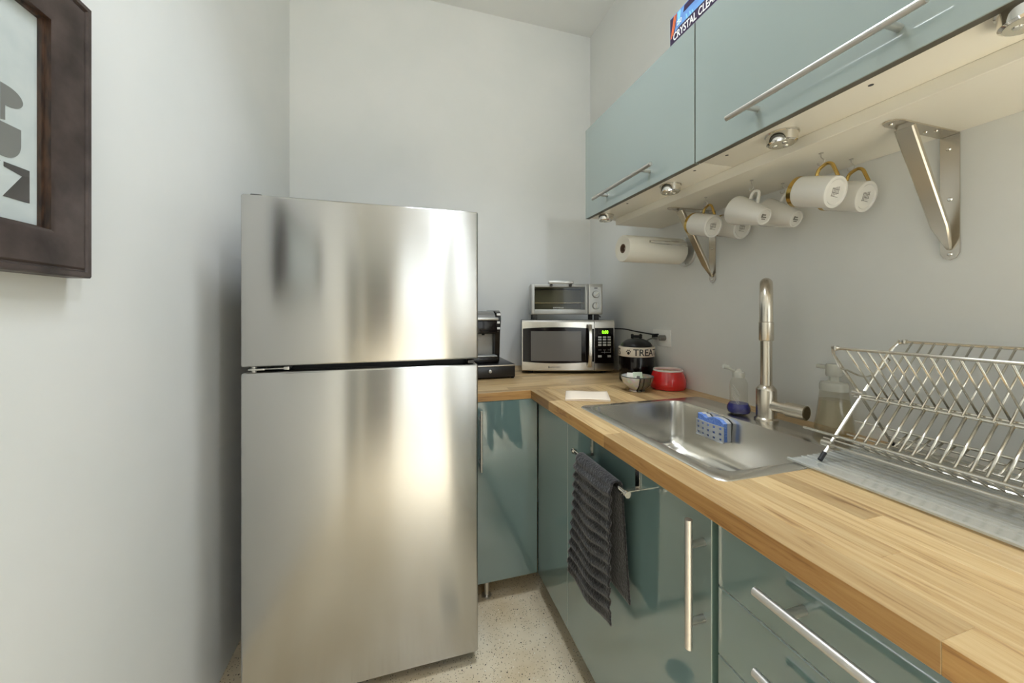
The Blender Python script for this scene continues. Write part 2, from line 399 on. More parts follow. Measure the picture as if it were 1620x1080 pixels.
flat([(.7000, 1.5535), (.7000, 1.5300)] + arc(.7250, 1.5300, .0250, .0290, PI, 1.5*PI, 6) + arc(.7620, 1.5270, .0250, .0260, 1.5*PI, 2*PI, 8) + [(.7870, 1.5530)], 'letter', M['lettera'])
flat([(.7605, 1.4930), (.8010, 1.4930), (.8010, 1.4400), (.7590, 1.4400), (.7890, 1.4800), (.7605, 1.4860)], 'letter', M['letterb'])
flat([(.735, 1.493), (.7555, 1.493), (.7505, 1.486), (.735, 1.486)], 'letter', M['letterb'])
MB().box(WL+.0185, WL+.020, PY0+.07, PY1-.07, PZ0+.07, PZ1-.07).build('glass_pane', M['glass'], t)

# ------------------------------------------------------------------ worktop of oak staves
ZT, ZB = .914, .877
def staves(parent, rows, a0, a1, holes, along):
    for r0, r1 in rows:
        spans = [(a0, a1)]
        for hx0, hx1, hy0, hy1 in holes:
            if r0 < hx1-.001 and r1 > hx0+.001:
                spans = [q for p in spans for q in ((p[0], min(p[1], hy0)), (max(p[0], hy1), p[1])) if q[1]-q[0] > .002]
        for s0, s1 in spans:
            p = s0 if len(spans) > 1 else s0-random.uniform(0, .45)
            while p < s1-.001:
                q = p+random.uniform(.38, .85)
                if s1-q < .12: q = s1
                b0, b1 = max(p, s0), min(q, s1); p = q
                if b1-b0 < .001: continue
                l = (b1-b0)/2; wd = (r1-r0)/2
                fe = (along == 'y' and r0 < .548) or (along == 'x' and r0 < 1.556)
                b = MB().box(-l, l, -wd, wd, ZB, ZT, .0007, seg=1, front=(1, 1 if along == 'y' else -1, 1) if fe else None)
                o = b.build('stave', [M['wood'], M['woodedge_shade']] if fe else M['wood'], parent, True)
                if along == 'y': o.rotation_euler = (0, 0, PI/2); o.location = ((r0+r1)/2, (b0+b1)/2, 0)
                else: o.location = ((b0+b1)/2, (r0+r1)/2, 0)
t = thing('worktop', 'oak butcher-block worktop with the sink, running along the right wall', 'worktop')
rows = [(.547, .608), (.608, .650)] + [(.650+.046*i, .650+.046*(i+1)) for i in range(12)] + [(1.202, 1.2465)]
staves(t, rows, -.06, 1.5548, [(.650, 1.156, .612, 1.222)], 'y')
t = thing('worktop', 'oak butcher-block worktop along the back wall under the microwave', 'worktop')
rows = [(1.555+.046*i, min(1.555+.046*(i+1), 2.2995)) for i in range(17)]
staves(t, rows, .272, 1.2465, [], 'x')

# ------------------------------------------------------------------ base cabinets
DX = .582
def bar(mb, p0, p1, r, posts, depth_vec, pr=.0066):
    mb.tube([p0, p1], r, 16)
    a, b = Vector(p0), Vector(p1)
    for q in posts: mb.tube([a.lerp(b, q), a.lerp(b, q)+Vector(depth_vec)], pr, 12)
    return mb
t = thing('base_cabinet', 'small green gloss base cabinet beside the fridge', 'cabinet', (.42, 1.9, 0))
c = MB().box(.272, .288, 1.578, 2.27, .10, .873); c.box(.566, .580, 1.578, 2.27, .10, .873); c.box(.272, .58, 1.578, 2.27, .10, .116); c.box(.272, .58, 2.26, 2.27, .1, .873)
c.build('carcass', M['white'], t)
d = MB().box(.274, .578, 1.556, 1.576, .092, .8755, .0012, 1, 1, (1, -1, 0)).build('door', [M['green'], M['edge']], t)
bar(MB(), (.317, 1.526, .845), (.317, 1.526, .588), .0055, (.14, .86), (0, .03, 0)).build('handle', M['satin'], d)
for x, y in ((.356, 1.605), (.356, 2.22), (.54, 2.22)):
    MB().lathe([(.022, 0), (.022, .006), (.011, .008), (.011, .1)], 16, (x, y, 0)).build('leg', M['satin'], t)
t = thing('sink_cabinet', 'green gloss cabinet under the sink with the charcoal towel hanging on it', 'cabinet', (.9, .95, 0))
c = MB().box(DX+.022, 1.22, .577, .592, .1, .873); c.box(DX+.022, 1.22, 1.231, 1.246, .1, .873); c.box(DX+.022, 1.22, .577, 1.246, .1, .116); c.box(1.21, 1.22, .577, 1.246, .1, .873)
c.build('carcass', M['carcass'], t)
MB().box(DX, DX+.02, 1.247, 1.5545, .092, .8755, .0012, 1, 1, (0, -1, 0)).build('filler_panel', [M['green'], M['edge']], t)
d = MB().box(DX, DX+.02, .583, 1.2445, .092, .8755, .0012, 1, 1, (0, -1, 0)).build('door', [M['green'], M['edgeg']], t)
bar(MB(), (.545, .603, .850), (.545, .603, .594), .0072, (.2, .8), (.037, 0, 0)).build('handle', M['satin'], d)
for y in (.62, 1.2):
    for x in (.66, 1.17): MB().lathe([(.022, 0), (.022, .006), (.011, .008), (.011, .1)], 16, (x, y, 0)).build('leg', M['satin'], t)
t = thing('drawer_cabinet', 'green gloss cabinet of drawers at the right end of the worktop', 'cabinet', (.9, .26, 0))
c = MB().box(DX+.022, 1.22, -.045, -.03, .1, .873); c.box(DX+.022, 1.22, .556, .571, .1, .873); c.box(DX+.022, 1.22, -.045, .571, .1, .116); c.box(1.21, 1.22, -.045, .571, .1, .873)
c.build('carcass', M['carcass'], t)
for z0, z1, zh in ((.7385, .8755, .811), (.6065, .7355, .680), (.350, .6035, .53), (.092, .347, .27)):
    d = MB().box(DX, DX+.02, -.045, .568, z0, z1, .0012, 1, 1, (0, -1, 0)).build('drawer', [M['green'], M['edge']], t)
    bar(MB(), (.545, .460, zh), (.545, .072, zh), .0072, (.13, .87), (.037, 0, 0)).build('handle', M['satin'], d)
for y in (.0, .52):
    for x in (.66, 1.17): MB().lathe([(.022, 0), (.022, .006), (.011, .008), (.011, .1)], 16, (x, y, 0)).build('leg', M['satin'], t)

# ------------------------------------------------------------------ sink
t = thing('kitchen_sink', 'stainless steel drop-in sink set into the oak worktop', 'sink', (.9, .91, .75))
zr = .9165
rs = [rrect(.622, 1.168, .598, 1.236, .028, .9143), rrect(.624, 1.166, .600, 1.234, .027, zr), rrect(.650, 1.042, .628, 1.208, .045, zr+.0006),
      rrect(.653, 1.039, .631, 1.205, .045, zr), rrect(.6545, 1.0375, .6325, 1.2035, .045, .905), rrect(.660, 1.032, .638, 1.198, .05, .79)]
for i in range(1, 6):
    a = PI/2*i/5; k = .05*(1-math.cos(a)); rs.append(rrect(.661+k, 1.031-k, .639+k, 1.197-k, .05, .785-.05*math.sin(a)))
rs.append(rrect(.80, .90, .87, .97, .045, .730))
MB().rings(rs, cap0=False).build('basin', M['sink'], t, ang=50)
MB().lathe([(.0, .0), (.042, .0), (.045, .002), (.036, .004), (.03, .001), (0, .001)], 32, (.85, .92, .7305), cap0=False, cap1=False).build('drain_strainer', M['chrome'], t)
# ------------------------------------------------------------------ tap
fx, fy = 1.122, .905
dv = Vector((-fx, -fy, 0)).normalized()
t = thing('kitchen_tap', 'brushed nickel gooseneck tap standing on the back of the sink', 'tap', (fx, fy, zr))
MB().lathe([(.0335, .0), (.0335, .004), (.031, .006), (.0285, .009), (.0285, .095), (.0275, .099), (.0185, .111), (.0165, .112)], 40, (fx, fy, zr+.0006)).build('tap_body', M['nickel'], t)
B = Vector((fx, fy, 0)); pts = [B+Vector((0, 0, 1.024)), B+Vector((0, 0, 1.262))]
for i in range(1, 17):
    a = PI*i/16; pts.append(B+dv*(.088-.088*math.cos(a))+Vector((0, 0, 1.262+.088*math.sin(a))))
pts.append(B+dv*.176+Vector((0, 0, 1.2355)))
MB().tube(pts, .0163, 24).build('spout', M['nickel'], t)
e = B+dv*.176
MB().lathe([(.0165, .054), (.0180, .053), (.0180, .004), (.0165, .001), (.012, .0), (.0, .003)], 32, (e.x, e.y, 1.181)).build('spray_head', M['nickel'], t)
l0 = Vector((fx, fy-.018, .966)); ld = Vector((.12, -1, 0)).normalized()
MB().tube([l0, l0+ld*.045], .017, 28).tube([l0+ld*.046, l0+ld*.098], .0215, 28).build('lever', M['nickel'], t)
MB().tube([l0+ld*.098, l0+ld*.0988], .0185, 28).build('lever_cap', mat('lever_end_grey', (120, 112, 98), .3, 1), t)

# ------------------------------------------------------------------ dish soap and pump bottle by the sink
sx, sy = 1.098, .985
t = thing('dish_soap_bottle', 'clear squeeze bottle with a little blue dish soap beside the tap', 'bottle', (sx, sy, zr))
z0 = zr+.001
prof = [(.026, 0), (.033, .004), (.0365, .014), (.035, .026), (.029, .036), (.027, .042), (.0268, .07), (.0275, .09), (.0265, .106), (.021, .118), (.0165, .124), (.0165, .128)]
MB().lathe(prof, 32, (sx, sy, z0), cap1=False).build('bottle_body', M['bottle'], t)
MB().lathe([(.025, .001), (.0315, .005), (.035, .014), (.0338, .025), (.0285, .0355)], 32, (sx, sy, z0+.0005)).build('soap', M['bluesoap'], t)
MB().lathe([(.0185, .124), (.0185, .136), (.017, .142), (.009, .146), (.006, .152), (0, .153)], 28, (sx, sy, z0), cap1=False).build('cap', M['frost'], t)
rd = Vector((.959, -.283, 0)); 
MB().tube(spline([Vector((sx, sy, z0+.143))-rd*.014, Vector((sx, sy, z0+.150))-rd*.026, Vector((sx, sy, z0+.157))-rd*.042], 4), .004, 8).tube([Vector((sx, sy, z0+.157))-rd*.036, Vector((sx, sy, z0+.161))-rd*.052], .0075, 12).build('flip_lid', M['frost'], t)
sw = MB()
for k in range(6):
    sw.tube(spline([Vector((sx, sy, z0+.10-.008*k))-rd*.0262-Vector((.283, .959, 0))*.008, Vector((sx, sy, z0+.088-.008*k))-rd*.022-Vector((.283, .959, 0))*.0165, Vector((sx, sy, z0+.072-.008*k))-rd*.013-Vector((.283, .959, 0))*.0245], 4), .0011, 6)
sw.build('swirl_relief', M['frost'], t)
px_, py_ = 1.197, .758
t = thing('pump_bottle', 'clear conical hand soap pump bottle behind the dish rack', 'bottle', (px_, py_, zr))
z0 = zr+.001
MB().lathe([(.043, 0), (.046, .004), (.046, .010), (.040, .05), (.0345, .10), (.032, .122)], 36, (px_, py_, z0), cap1=False).build('bottle_body', M['bottle2'], t)
MB().lathe([(.041, .003), (.0445, .008), (.0388, .05), (.0345, .092)], 36, (px_, py_, z0)).build('liquid', M['liquid'], t)
MB().lathe([(.0335, .119), (.0335, .136), (.031, .142), (.012, .146), (.0115, .160)], 32, (px_, py_, z0)).build('collar', M['frost'], t)
MB().lathe([(.018, .160), (.020, .164), (.020, .190), (.017, .195)], 28, (px_, py_, z0)).box(px_-.008, px_+.008, py_+.012, py_+.045, z0+.178, z0+.19, .003).build('pump_head', M['frost'], t)

# ------------------------------------------------------------------ sponge holder and sponge in the basin
t = thing('sponge_holder', 'perforated grey sponge holder stuck to the back of the sink basin', 'holder', (1.0, 1.01, .84))
b = bmesh.new()
def hole_plate():
    # strip plate in (y,z) with square holes left open: 5 x 3 grid of frames
    m = MB(); ny, nz = 5, 3; y0, y1, z0, z1 = .952, 1.068, .836, .888
    def X(y, z): return .998-.006*math.sin((y-y0)/(y1-y0)*PI)
    ys = [y0]; zs = [z0]
    cy = (y1-y0)/ny; cz = (z1-z0)/nz
    for i in range(ny): ys += [y0+cy*i+cy*.30, y0+cy*i+cy*.66]
    for i in range(nz): zs += [z0+cz*i+cz*.30, z0+cz*i+cz*.72]
    ys.append(y1); zs.append(z1)
    V = {}
    def v(i, j, k):
        if (i, j, k) not in V:
            V[i, j, k] = m.bm.verts.new((X(ys[i], zs[j])+.0025*k, ys[i], zs[j]-.12*(ys[i]-1.01)*0))
        return V[i, j, k]
    op = lambda i, j: 0 <= i < len(ys)-1 and 0 <= j < len(zs)-1 and not (i % 2 == 1 and j % 2 == 1)
    for i in range(len(ys)-1):
        for j in range(len(zs)-1):
            if not op(i, j): continue
            m.bm.faces.new([v(i, j, 0), v(i+1, j, 0), v(i+1, j+1, 0), v(i, j+1, 0)])
            m.bm.faces.new([v(i, j, 1), v(i, j+1, 1), v(i+1, j+1, 1), v(i+1, j, 1)])
            for di, dj, a, c in ((-1, 0, (i, j), (i, j+1)), (1, 0, (i+1, j), (i+1, j+1)), (0, -1, (i, j), (i+1, j)), (0, 1, (i, j+1), (i+1, j+1))):
                if not op(i+di, j+dj): m.bm.faces.new([v(*a, 0), v(*c, 0), v(*c, 1), v(*a, 1)])
    return m
hole_plate().build('front_plate', M['holder'], t)
MB().box(.994, 1.031, .954, 1.066, .8335, .8365, .001).build('base_tray', M['holder'], t)
t = thing('sponge', 'blue scrub sponge with a wavy top in the grey holder', 'sponge', (1.014, 1.01, .84))
top = [(.955, .897), (.97, .906), (.99, .909), (1.01, .906), (1.025, .8985), (1.035, .899), (1.045, .906), (1.055, .904), (1.064, .908)]
poly = [(y, .8375) for y in (1.064, .955)] + top
MB().prism([(1.002, y, z) for y, z in poly], (.015, 0, 0)).build('sponge_body', M['sponge'], t)
MB().prism([(1.0172, y, z) for y, z in poly], (.0163, 0, 0)).build('scrub_layer', M['spongew'], t)

# ------------------------------------------------------------------ drain mat and dish rack
m = MB(); xs = []; x = .862
prof = [(.862, .9225), (.866, .9245), (.872, .9205), (.902, .9205)]
x = .906
while x < 1.20: prof += [(x, .9205), (x+.003, .9218), (x+.008, .9218), (x+.011, .9205)]; x += .019
prof += [(1.222, .9205), (1.228, .9245), (1.232, .9225)]
tp = [[(a, y, b) for a, b in prof] for y in (.644, .0)]
bt = [[(a, y, .9185) for a, b in prof] for y in (.644, .0)]
m.rings([tp[0]+bt[0][::-1], tp[1]+bt[1][::-1]])
tag(m.build('drain_mat', M['mat'], flat=True), 'clear ridged plastic drain mat lying under the dish rack', 'mat')

t = thing('dish_rack', 'folding steel wire dish rack standing on the clear mat', 'rack', (1.06, .4, .92))
RY0, RY1 = .612, .18
f1 = lambda z: .95+.904*(1.18-z)
f2 = lambda z: .918+.996*(z-.932)
zt1, zt2, zf = 1.180, 1.190, .929
WR = .0034
def loopframe(fx_, ztop, ya, yb, zlow):
    r = .018
    p = [Vector((fx_(zlow), ya, zlow)), Vector((fx_(ztop-r), ya, ztop-r)), Vector((fx_(ztop-r*.3), ya-r*.3, ztop-r*.3)), Vector((fx_(ztop), ya-r, ztop)),
         Vector((fx_(ztop), yb+r, ztop)), Vector((fx_(ztop-r*.3), yb+r*.3, ztop-r*.3)), Vector((fx_(ztop-r), yb, ztop-r)), Vector((fx_(zlow), yb, zlow))]
    return MB().tube(p, WR, 8)
loopframe(f1, zt1, RY0, RY1, zf).build('front_frame', M['steelwire'], t)
loopframe(f2, zt2, RY0-.006, RY1+.006, zf).build('rear_frame', M['steelwire'], t)
zh = 1.067
MB().tube([(f1(zh)-.006, RY0+.006, zh-.008), (f1(zh)-.006, RY1-.006, zh-.008)], WR, 8).build('rail', M['steelwire'], t)
MB().tube([(f1(zh)+.008, RY0-.01, zh-.004), (f1(zh)+.008, RY1+.01, zh-.004)], WR*.85, 8).build('rail', M['steelwire'], t)
MB().tube([(f2(.975)-.005, .672, .977), (f2(.975)-.005, RY1-.05, .977)], WR, 8).build('front_rail', M['steelwire'], t)
MB().tube([(f2(.958)-.004, RY0+.004, .958), (f2(.958)-.004, RY1-.004, .958)], WR*.85, 8).build('rail', M['steelwire'], t)
MB().tube([(f1(.975)+.005, .672, .977), (f1(.975)+.005, RY1-.05, .977)], WR, 8).build('rear_rail', M['steelwire'], t)
MB().tube([(f1(.958), RY0-.004, .958), (f1(.958), RY1+.004, .958)], WR*.85, 8).build('rail', M['steelwire'], t)
def rod(p0, p1, r=.0021):
    me = bpy.data.meshes.new('wire'); b = MB().tube([p0, p1], r, 6).bm; bmesh.ops.recalc_face_normals(b, faces=b.faces); b.to_mesh(me); b.free()
    me.materials.append(M['steelwire']); me.polygons.foreach_set('use_smooth', [True]*len(me.polygons)); return me
ry = .5787
meA = rod((f1(zt1+.001)+.003, 0, zt1), (f1(zh-.012)+.003, 0, zh-.012))
meB = rod((f2(zt2)-.003, 0, zt2), (f2(zh-.006)-.003, 0, zh-.006))
meC = rod((f2(zh-.008), 0, zh-.008), (f2(.973), 0, .973), .0027)
meD = rod((f2(.975)-.004, 0, .974), (f2(.975)+.045, 0, .950))
meE = rod((f1(.975)+.004, 0, .974), (f1(.975)-.045, 0, .950))
MB().tube([(f2(.975)+.045, .66, .950), (f2(.975)+.045, RY1-.04, .950)], .0024, 6).build('shelf_rail', M['steelwire'], t)
MB().tube([(f1(.975)-.045, .66, .950), (f1(.975)-.045, RY1-.04, .950)], .0024, 6).build('shelf_rail', M['steelwire'], t)
for k in range(20):
    y = ry-.0195*k
    for me, dy in ((meA, 0), (meB, -.004), (meC, -.008), (meD, -.012), (meE, -.012)):
        o = link('wire', me, t); o.matrix_parent_inverse = Matrix.Translation(-t.location); o.location = (0, y+dy, 0)
for y in (RY0-.006, RY1+.01):
    MB().tube(spline([(f1(zt1), y, zt1+.003), (f1(zt1)+.012, y, 1.155), (f1(zt1)+.028, y, 1.133), (f1(zt1)+.055, y, 1.125), (1.057, y, 1.108), (1.10, y, 1.115), (1.150, y, 1.140), (f2(zt2)-.03, y, 1.155), (f2(zt2), y-.006, zt2+.004)], 5), .0021, 6).build('spreader', M['steelwire'], t)
    MB().box(f1(zt1)-.006, f1(zt1)+.006, y-.012, y-.004, zt1-.006, zt1+.006, .002).build('clip', M['steelwire'], t)
    MB().box(f2(zt2)-.006, f2(zt2)+.006, y-.02, y-.012, zt2-.006, zt2+.006, .002).build('clip', M['steelwire'], t)
    MB().tube([(1.052, y-.004, zh), (1.052, y+.018, zh)], .0085, 12).build('hinge', M['chrome'], t)
    MB().tube([(f2(.958), y-.006, .958), (f2(.958), y+.016, .958)], .0075, 10).build('clip', M['steelwire'], t)
for y in (RY0, RY1):
    for fx_ in (f1, f2):
        yy = y if fx_ is f1 else (y-.006 if y == RY0 else y+.006)
        MB().tube([(fx_(zf+.012), yy, zf+.012), (fx_(.9255), yy, .9255)], .0048, 10).build('rubber_foot', M['matblack'], t)

# ------------------------------------------------------------------ towel rail and towel
t = thing('towel_rail', 'chrome over-door towel rail hooked on the sink cabinet door', 'rail', (.55, .94, .82))
for y in (1.056, .818):
    s_ = MB(); s_.box(.5785, .5805, y-.0085, y+.0085, .808, .8765); s_.box(.527, .5805, y-.0085, y+.0085, .806, .809); s_.box(.5785, .606, y-.0085, y+.0085, .8762, .8768)
    s_.build('strap', M['chrome'], t)
MB().tube([(.527, 1.078, .8155), (.527, .788, .8155)], .0055, 14).tube([(.527, 1.083, .8155), (.527, 1.076, .8155)], .0085, 14).tube([(.527, .790, .8155), (.527, .782, .8155)], .0085, 14).build('bar', M['chrome'], t)
g = []
NV, NU = 130, 46
for i in range(NV+1):
    v = i/NV; row = []
    for j in range(NU+1):
        u = j/NU
        L1, L2, Ra = .352, .30, .011
        s = v*(L1+L2+PI*Ra)
        if s < L1:      # front, from hem upward
            k = s/L1; z = .8165-L1*(1-k)-.020*(1-k)*(1-abs(u-.55)); x = .527-Ra-.018*(1-k)**1.3*(1-u)-.004
            yl = 1.032+.022*(1-k)**1.5; yr = .831+.006*(1-k)
            x += .004*math.sin(u*9+k*2)*(1-k)
        elif s < L1+PI*Ra:
            a = (s-L1)/Ra; z = .8165+Ra*math.sin(a); x = .527-(Ra+.004)*math.cos(a); yl, yr = 1.032, .831
        else:
            k = (s-L1-PI*Ra)/L2; z = .8165-L2*k; x = .527+Ra+.004+.012*k; yl = 1.032+.012*k; yr = .831-.018*k
        y = yl+(yr-yl)*u
        rib = (.0040+.0011*math.sin(j*.23+i*.02))*(1+math.sin(s*2*PI/.029+1.4*math.sin(u*3.3)-u*1.8+.5*math.sin(u*9+s*20)))
        hem = 1
        if s < .03: hem = .2
        if s < L1: x -= rib*hem*min(1, (L1-s)/.02)
        elif s > L1+PI*Ra: x += 0
        row.append((x, y, z))
    g.append(row)
o = MB().sheet(g).build('hand_towel', M['towel'], ang=80)
md = o.modifiers.new('thickness', 'SOLIDIFY'); md.thickness = .004; md.offset = 0
tag(o, 'charcoal ribbed hand towel hanging over the chrome rail', 'towel')

# ------------------------------------------------------------------ wall cabinets, shelf board, brackets
UX, UZ0, UZ1, UB = .84, 1.710, 2.134, 1.7145
def wallcab(label, y0, y1, hy0, hy1):
    t = thing('wall_cabinet', label, 'cabinet', (1.05, (y0+y1)/2, UB), group='green wall cabinets')
    b = MB().box(UX+.022, WX-.001, y0+.001, y1-.001, UB, UZ1-.002, .001); b.build('carcass', M['white'], t)
    d = MB().box(UX, UX+.020, y0+.002, y1-.002, UZ0, UZ1, .0012, 1, 1, (0, -1, 0)).build('door', [M['greenup_lit'], M['edged']], t)
    bar(MB(), (.803, hy1, 1.764), (.803, hy0, 1.764), .0068, (.15, .86), (.037, 0, 0)).build('handle', M['satin'], d)
    return t
t1 = wallcab('far green wall cabinet above the paper towel, nearer the back wall', .905, 1.598, 1.060, 1.458)
t2 = wallcab('near green wall cabinet above the gold-handled mugs, cut by the frame', .14, .905, .376, .757)
for tt, pts in ((t1, ((.892, .961), (.893, 1.33))), (t2, ((.894, .841), (.893, .50)))):
    for x, y in pts: MB().lathe([(.0045, 0), (.0045, .0006)], 12, (x, y, UB-.0006)).build('screw_hole', M['darkgrey'], tt)
tag(MB().box(.985, WX-.001, .10, 1.566, 1.684, 1.7142, .0012, seg=1).build('shelf_board', M['white']), 'long white board under the wall cabinets carrying the mug hooks', 'board')
puck = thing('puck_light', '', 'light', (.915, .698, UB), group='puck lights under the wall cabinets')
MB().lathe([(.0365, 0), (.0365, -.003), (.034, -.004), (.033, -.024), (.029, -.027)], 36).build('housing', M['chrome'], puck, True, ang=25)
MB().lathe([(.0285, -.0265), (.0285, -.0275), (.012, -.0278), (.0, -.0275)], 32, cap1=False).build('lens', M['lens'], puck, True)
for a in range(3): MB().lathe([(.006, 0), (.005, -.002), (0, -.0025)], 12, (.014*math.cos(a*2.1), .014*math.sin(a*2.1), -.0275), cap1=False).build('led', M['chrome'], puck, True)
labs = ['round chrome puck light by the near end of the long handle', 'round chrome puck light above the paper towel roll, middle of the far cabinet', 'small round puck light at the far left corner of the wall cabinets', 'round puck light at the right edge of the photo, barely in frame']
for i, (x, y) in enumerate(((.920, .700), (.912, 1.096), (.905, 1.52), (.885, .300))):
    o = puck if i == 0 else copy_tree(puck); o.location = (x, y, UB); o['label'] = labs[i]

def bracket(label, y):
    t = thing('shelf_bracket', label, 'bracket', (WX, y, 1.684), group='steel shelf brackets')
    hw = .0165
    p = [(1.022, y+.003, 0), (1.028, y+hw*.7, 0), (1.045, y+hw, 0), (WX-.001, y+hw, 0), (WX-.001, y-hw, 0), (1.045, y-hw, 0), (1.028, y-hw*.7, 0), (1.022, y-.003, 0)]
    MB().prism([(a, b, 1.6835) for a, b, c in p], (0, 0, -.003)).build('top_leg', M['nickel'], t)
    q = [(y+hw, 1.680), (y+hw, 1.402), (y+hw*.6, 1.390), (y, 1.386), (y-hw*.6, 1.390), (y-hw, 1.402), (y-hw, 1.680)]
    MB().prism([(WX-.0005, a, b) for a, b in q], (-.003, 0, 0)).build('wall_leg', M['nickel'], t)
    # channel strut, tapering to the foot
    A = Vector((1.085, y, 1.680)); Bv = Vector((WX-.0045, y, 1.412)); d = (Bv-A).normalized(); n = Vector((d.z, 0, -d.x))
    if n.x > 0: n = -n
    rs = []
    for k, wv, dp in ((0, .0168, .012), (.80, .0150, .011), (.97, .0062, .006), (1, .004, .004)):
        c = A.lerp(Bv, k); Y = Vector((0, 1, 0)); w_ = wv; th = .0016
        rs.append([c-Y*w_, c-Y*w_+n*(dp-.0025), c-Y*(w_-.0025)+n*dp, c+Y*(w_-.0025)+n*dp, c+Y*w_+n*(dp-.0025), c+Y*w_, c+Y*(w_-th), c+Y*(w_-th)+n*(dp-th*1.6), c-Y*(w_-th)+n*(dp-th*1.6), c-Y*(w_-th)])
    MB().rings(rs).build('strut', M['nickel'], t, ang=20)
    for p0, dr in (((1.043, y+.004, 1.6805), (0, 0, -1)), ((1.165, y+.005, 1.6805), (0, 0, -1)), ((1.180, y-.006, 1.6805), (0, 0, -1)), ((WX-.0035, y+.002, 1.650), (-1, 0, 0)), ((WX-.0035, y, 1.53), (-1, 0, 0)), ((WX-.0035, y, 1.400), (-1, 0, 0))):
        P = Vector(p0); D = Vector(dr)
        MB().tube([P, P+D*.0012, P+D*.0022], .0046, 12, r1=.003).build('screw', M['chrome'], t)
    return t
bracket('near brushed steel shelf bracket at the right, with a broad strut', .543)
bracket('far brushed steel shelf bracket beside the paper towel roll', 1.243)

# ------------------------------------------------------------------ cup hooks and mugs
HX = [(1.064, 1.093), (1.188, 1.085), (1.067, .910), (1.190, .903), (1.062, .703), (1.183, .707)]
hk = thing('cup_hook', '', 'hook', group='cup hooks under the board')
MB().lathe([(.005, 0), (.0055, -.0012), (.002, -.002)], 12).tube(spline([(0, 0, -.001), (0, 0, -.010), (.0005, -.004, -.016), (0, -.008, -.022), (0, -.0055, -.030), (0, .001, -.033), (0, .007, -.030), (0, .0085, -.024)], 4), .0014, 6).build('hook_wire', M['satin'], hk, True)
hl = ['front-row hook at the far left, above the first gold-handled mug', 'back-row hook at the far left, hidden behind the first gold-handled mug', 'front-row hook holding the plain white tapered mug', 'back-row hook holding the greyer tapered mug', 'front-row hook holding the large gold-banded mug on the right', 'back-row hook holding the rightmost gold-handled mug']
for i, (x, y) in enumerate(HX):
    o = hk if i == 0 else copy_tree(hk); o.location = (x, y, 1.684); o['label'] = 'small steel cup '+hl[i] if False else hl[i]
def gold_mug():
    t = thing('gold_handled_mug', '', 'mug', group='white mugs hanging under the board')
    R, Lm = .041, .102
    MB().lathe([(.030, .0025), (.033, .0), (.0395, .0015), (R, .006), (R, Lm-.001), (R-.0012, Lm), (R-.003, Lm-.001), (R-.003, .006), (.0, .006)], 48, cap1=False).build('cup', M['por'], t, True)
    MB().lathe([(R+.0003, Lm-.013), (R+.0004, Lm-.0005)], 48, cap0=False, cap1=False).build('gold_rim', M['gold'], t, True)
    hp = spline([(R-.001, 0, .062), (R+.007, 0, .0625), (R+.018, 0, .060), (R+.029, 0, .048), (R+.031, 0, .040), (R+.027, 0, .031), (R+.015, 0, .021), (R+.006, 0, .014), (R-.001, 0, .009)], 5)
    MB().tube(hp, .0042, 10).build('handle', M['gold'], t, True)
    mk = MB()
    for k in range(5): mk.tube([(-.012+.002*k, -.010+.005*k, .0022), (.010+.001*k, -.012+.005*k, .0022)], .0006, 5)
    for k in range(3): mk.tube([(-.010+.009*k, -.012, .0022), (-.012+.009*k, .012, .0022)], .0006, 5)
    mk.build('base_mark', M['stamp'], t, True)
    return t
def cone_mug():
    t = thing('tapered_mug', '', 'mug', group='white mugs hanging under the board')
    Lm = .112
    MB().lathe([(.020, .002), (.0215, .0), (.0255, .001), (.0275, .005), (.034, .035), (.041, .072), (.046, .100), (.0468, Lm-.001), (.046, Lm), (.0445, Lm-.001), (.0385, .072), (.0305, .033), (.0, .012)], 48, cap1=False).build('cup', M['por'], t, True)
    hp = [(.0415, 0, .074), (.055, 0, .0745), (.0655, 0, .070), (.0685, 0, .062), (.067, 0, .053), (.058, 0, .049), (.034, 0, .044)]
    MB().tube(spline(hp, 4), .0048, 8).build('handle', M['por'], t, True)
    mk = MB().box(-.004, .008, -.012, -.006, .0016, .0022); mk.box(-.004, .0, -.006, .008, .0016, .0022); mk.box(.003, .007, -.006, .004, .0016, .0022); mk.box(-.009, -.006, -.008, .006, .0016, .0022)
    mk.build('base_mark', M['stamp'], t, True)
    return t
def hang(o, p0, p1):
    a = (Vector(p1)-Vector(p0)).normalized(); up = Vector((0, 0, 1)); x = (up-a*up.dot(a)).normalized(); y = a.cross(x)
    m = Matrix((x, y, a)).transposed()
    o.location = p0; o.rotation_euler = m.to_euler()
gm = gold_mug(); cm = cone_mug()
ml = ['white mug with gold handle and rim hanging nearest the paper towel roll', 'white mug half hidden behind the first gold-handled mug, its base to the right', 'plain white tapered mug hanging in the front row between the gold-handled ones', 'greyer tapered white mug hanging behind the plain tapered one', 'large white mug with broad gold rim, front of the right pair', 'rightmost white mug with gold handle, behind the gold-rimmed one']
for i, (x, y) in enumerate(HX):
    src = cm if i in (2, 3) else gm
    o = src if i in (0, 2) else copy_tree(src)
    if i in (2, 3): hang(o, (x, y-.045, 1.684-.128), (x, y+.056, 1.684-.081))
    else: hang(o, (x, y-.036, 1.684-.1145), (x, y+.0615, 1.684-.083))
    o['label'] = ml[i]

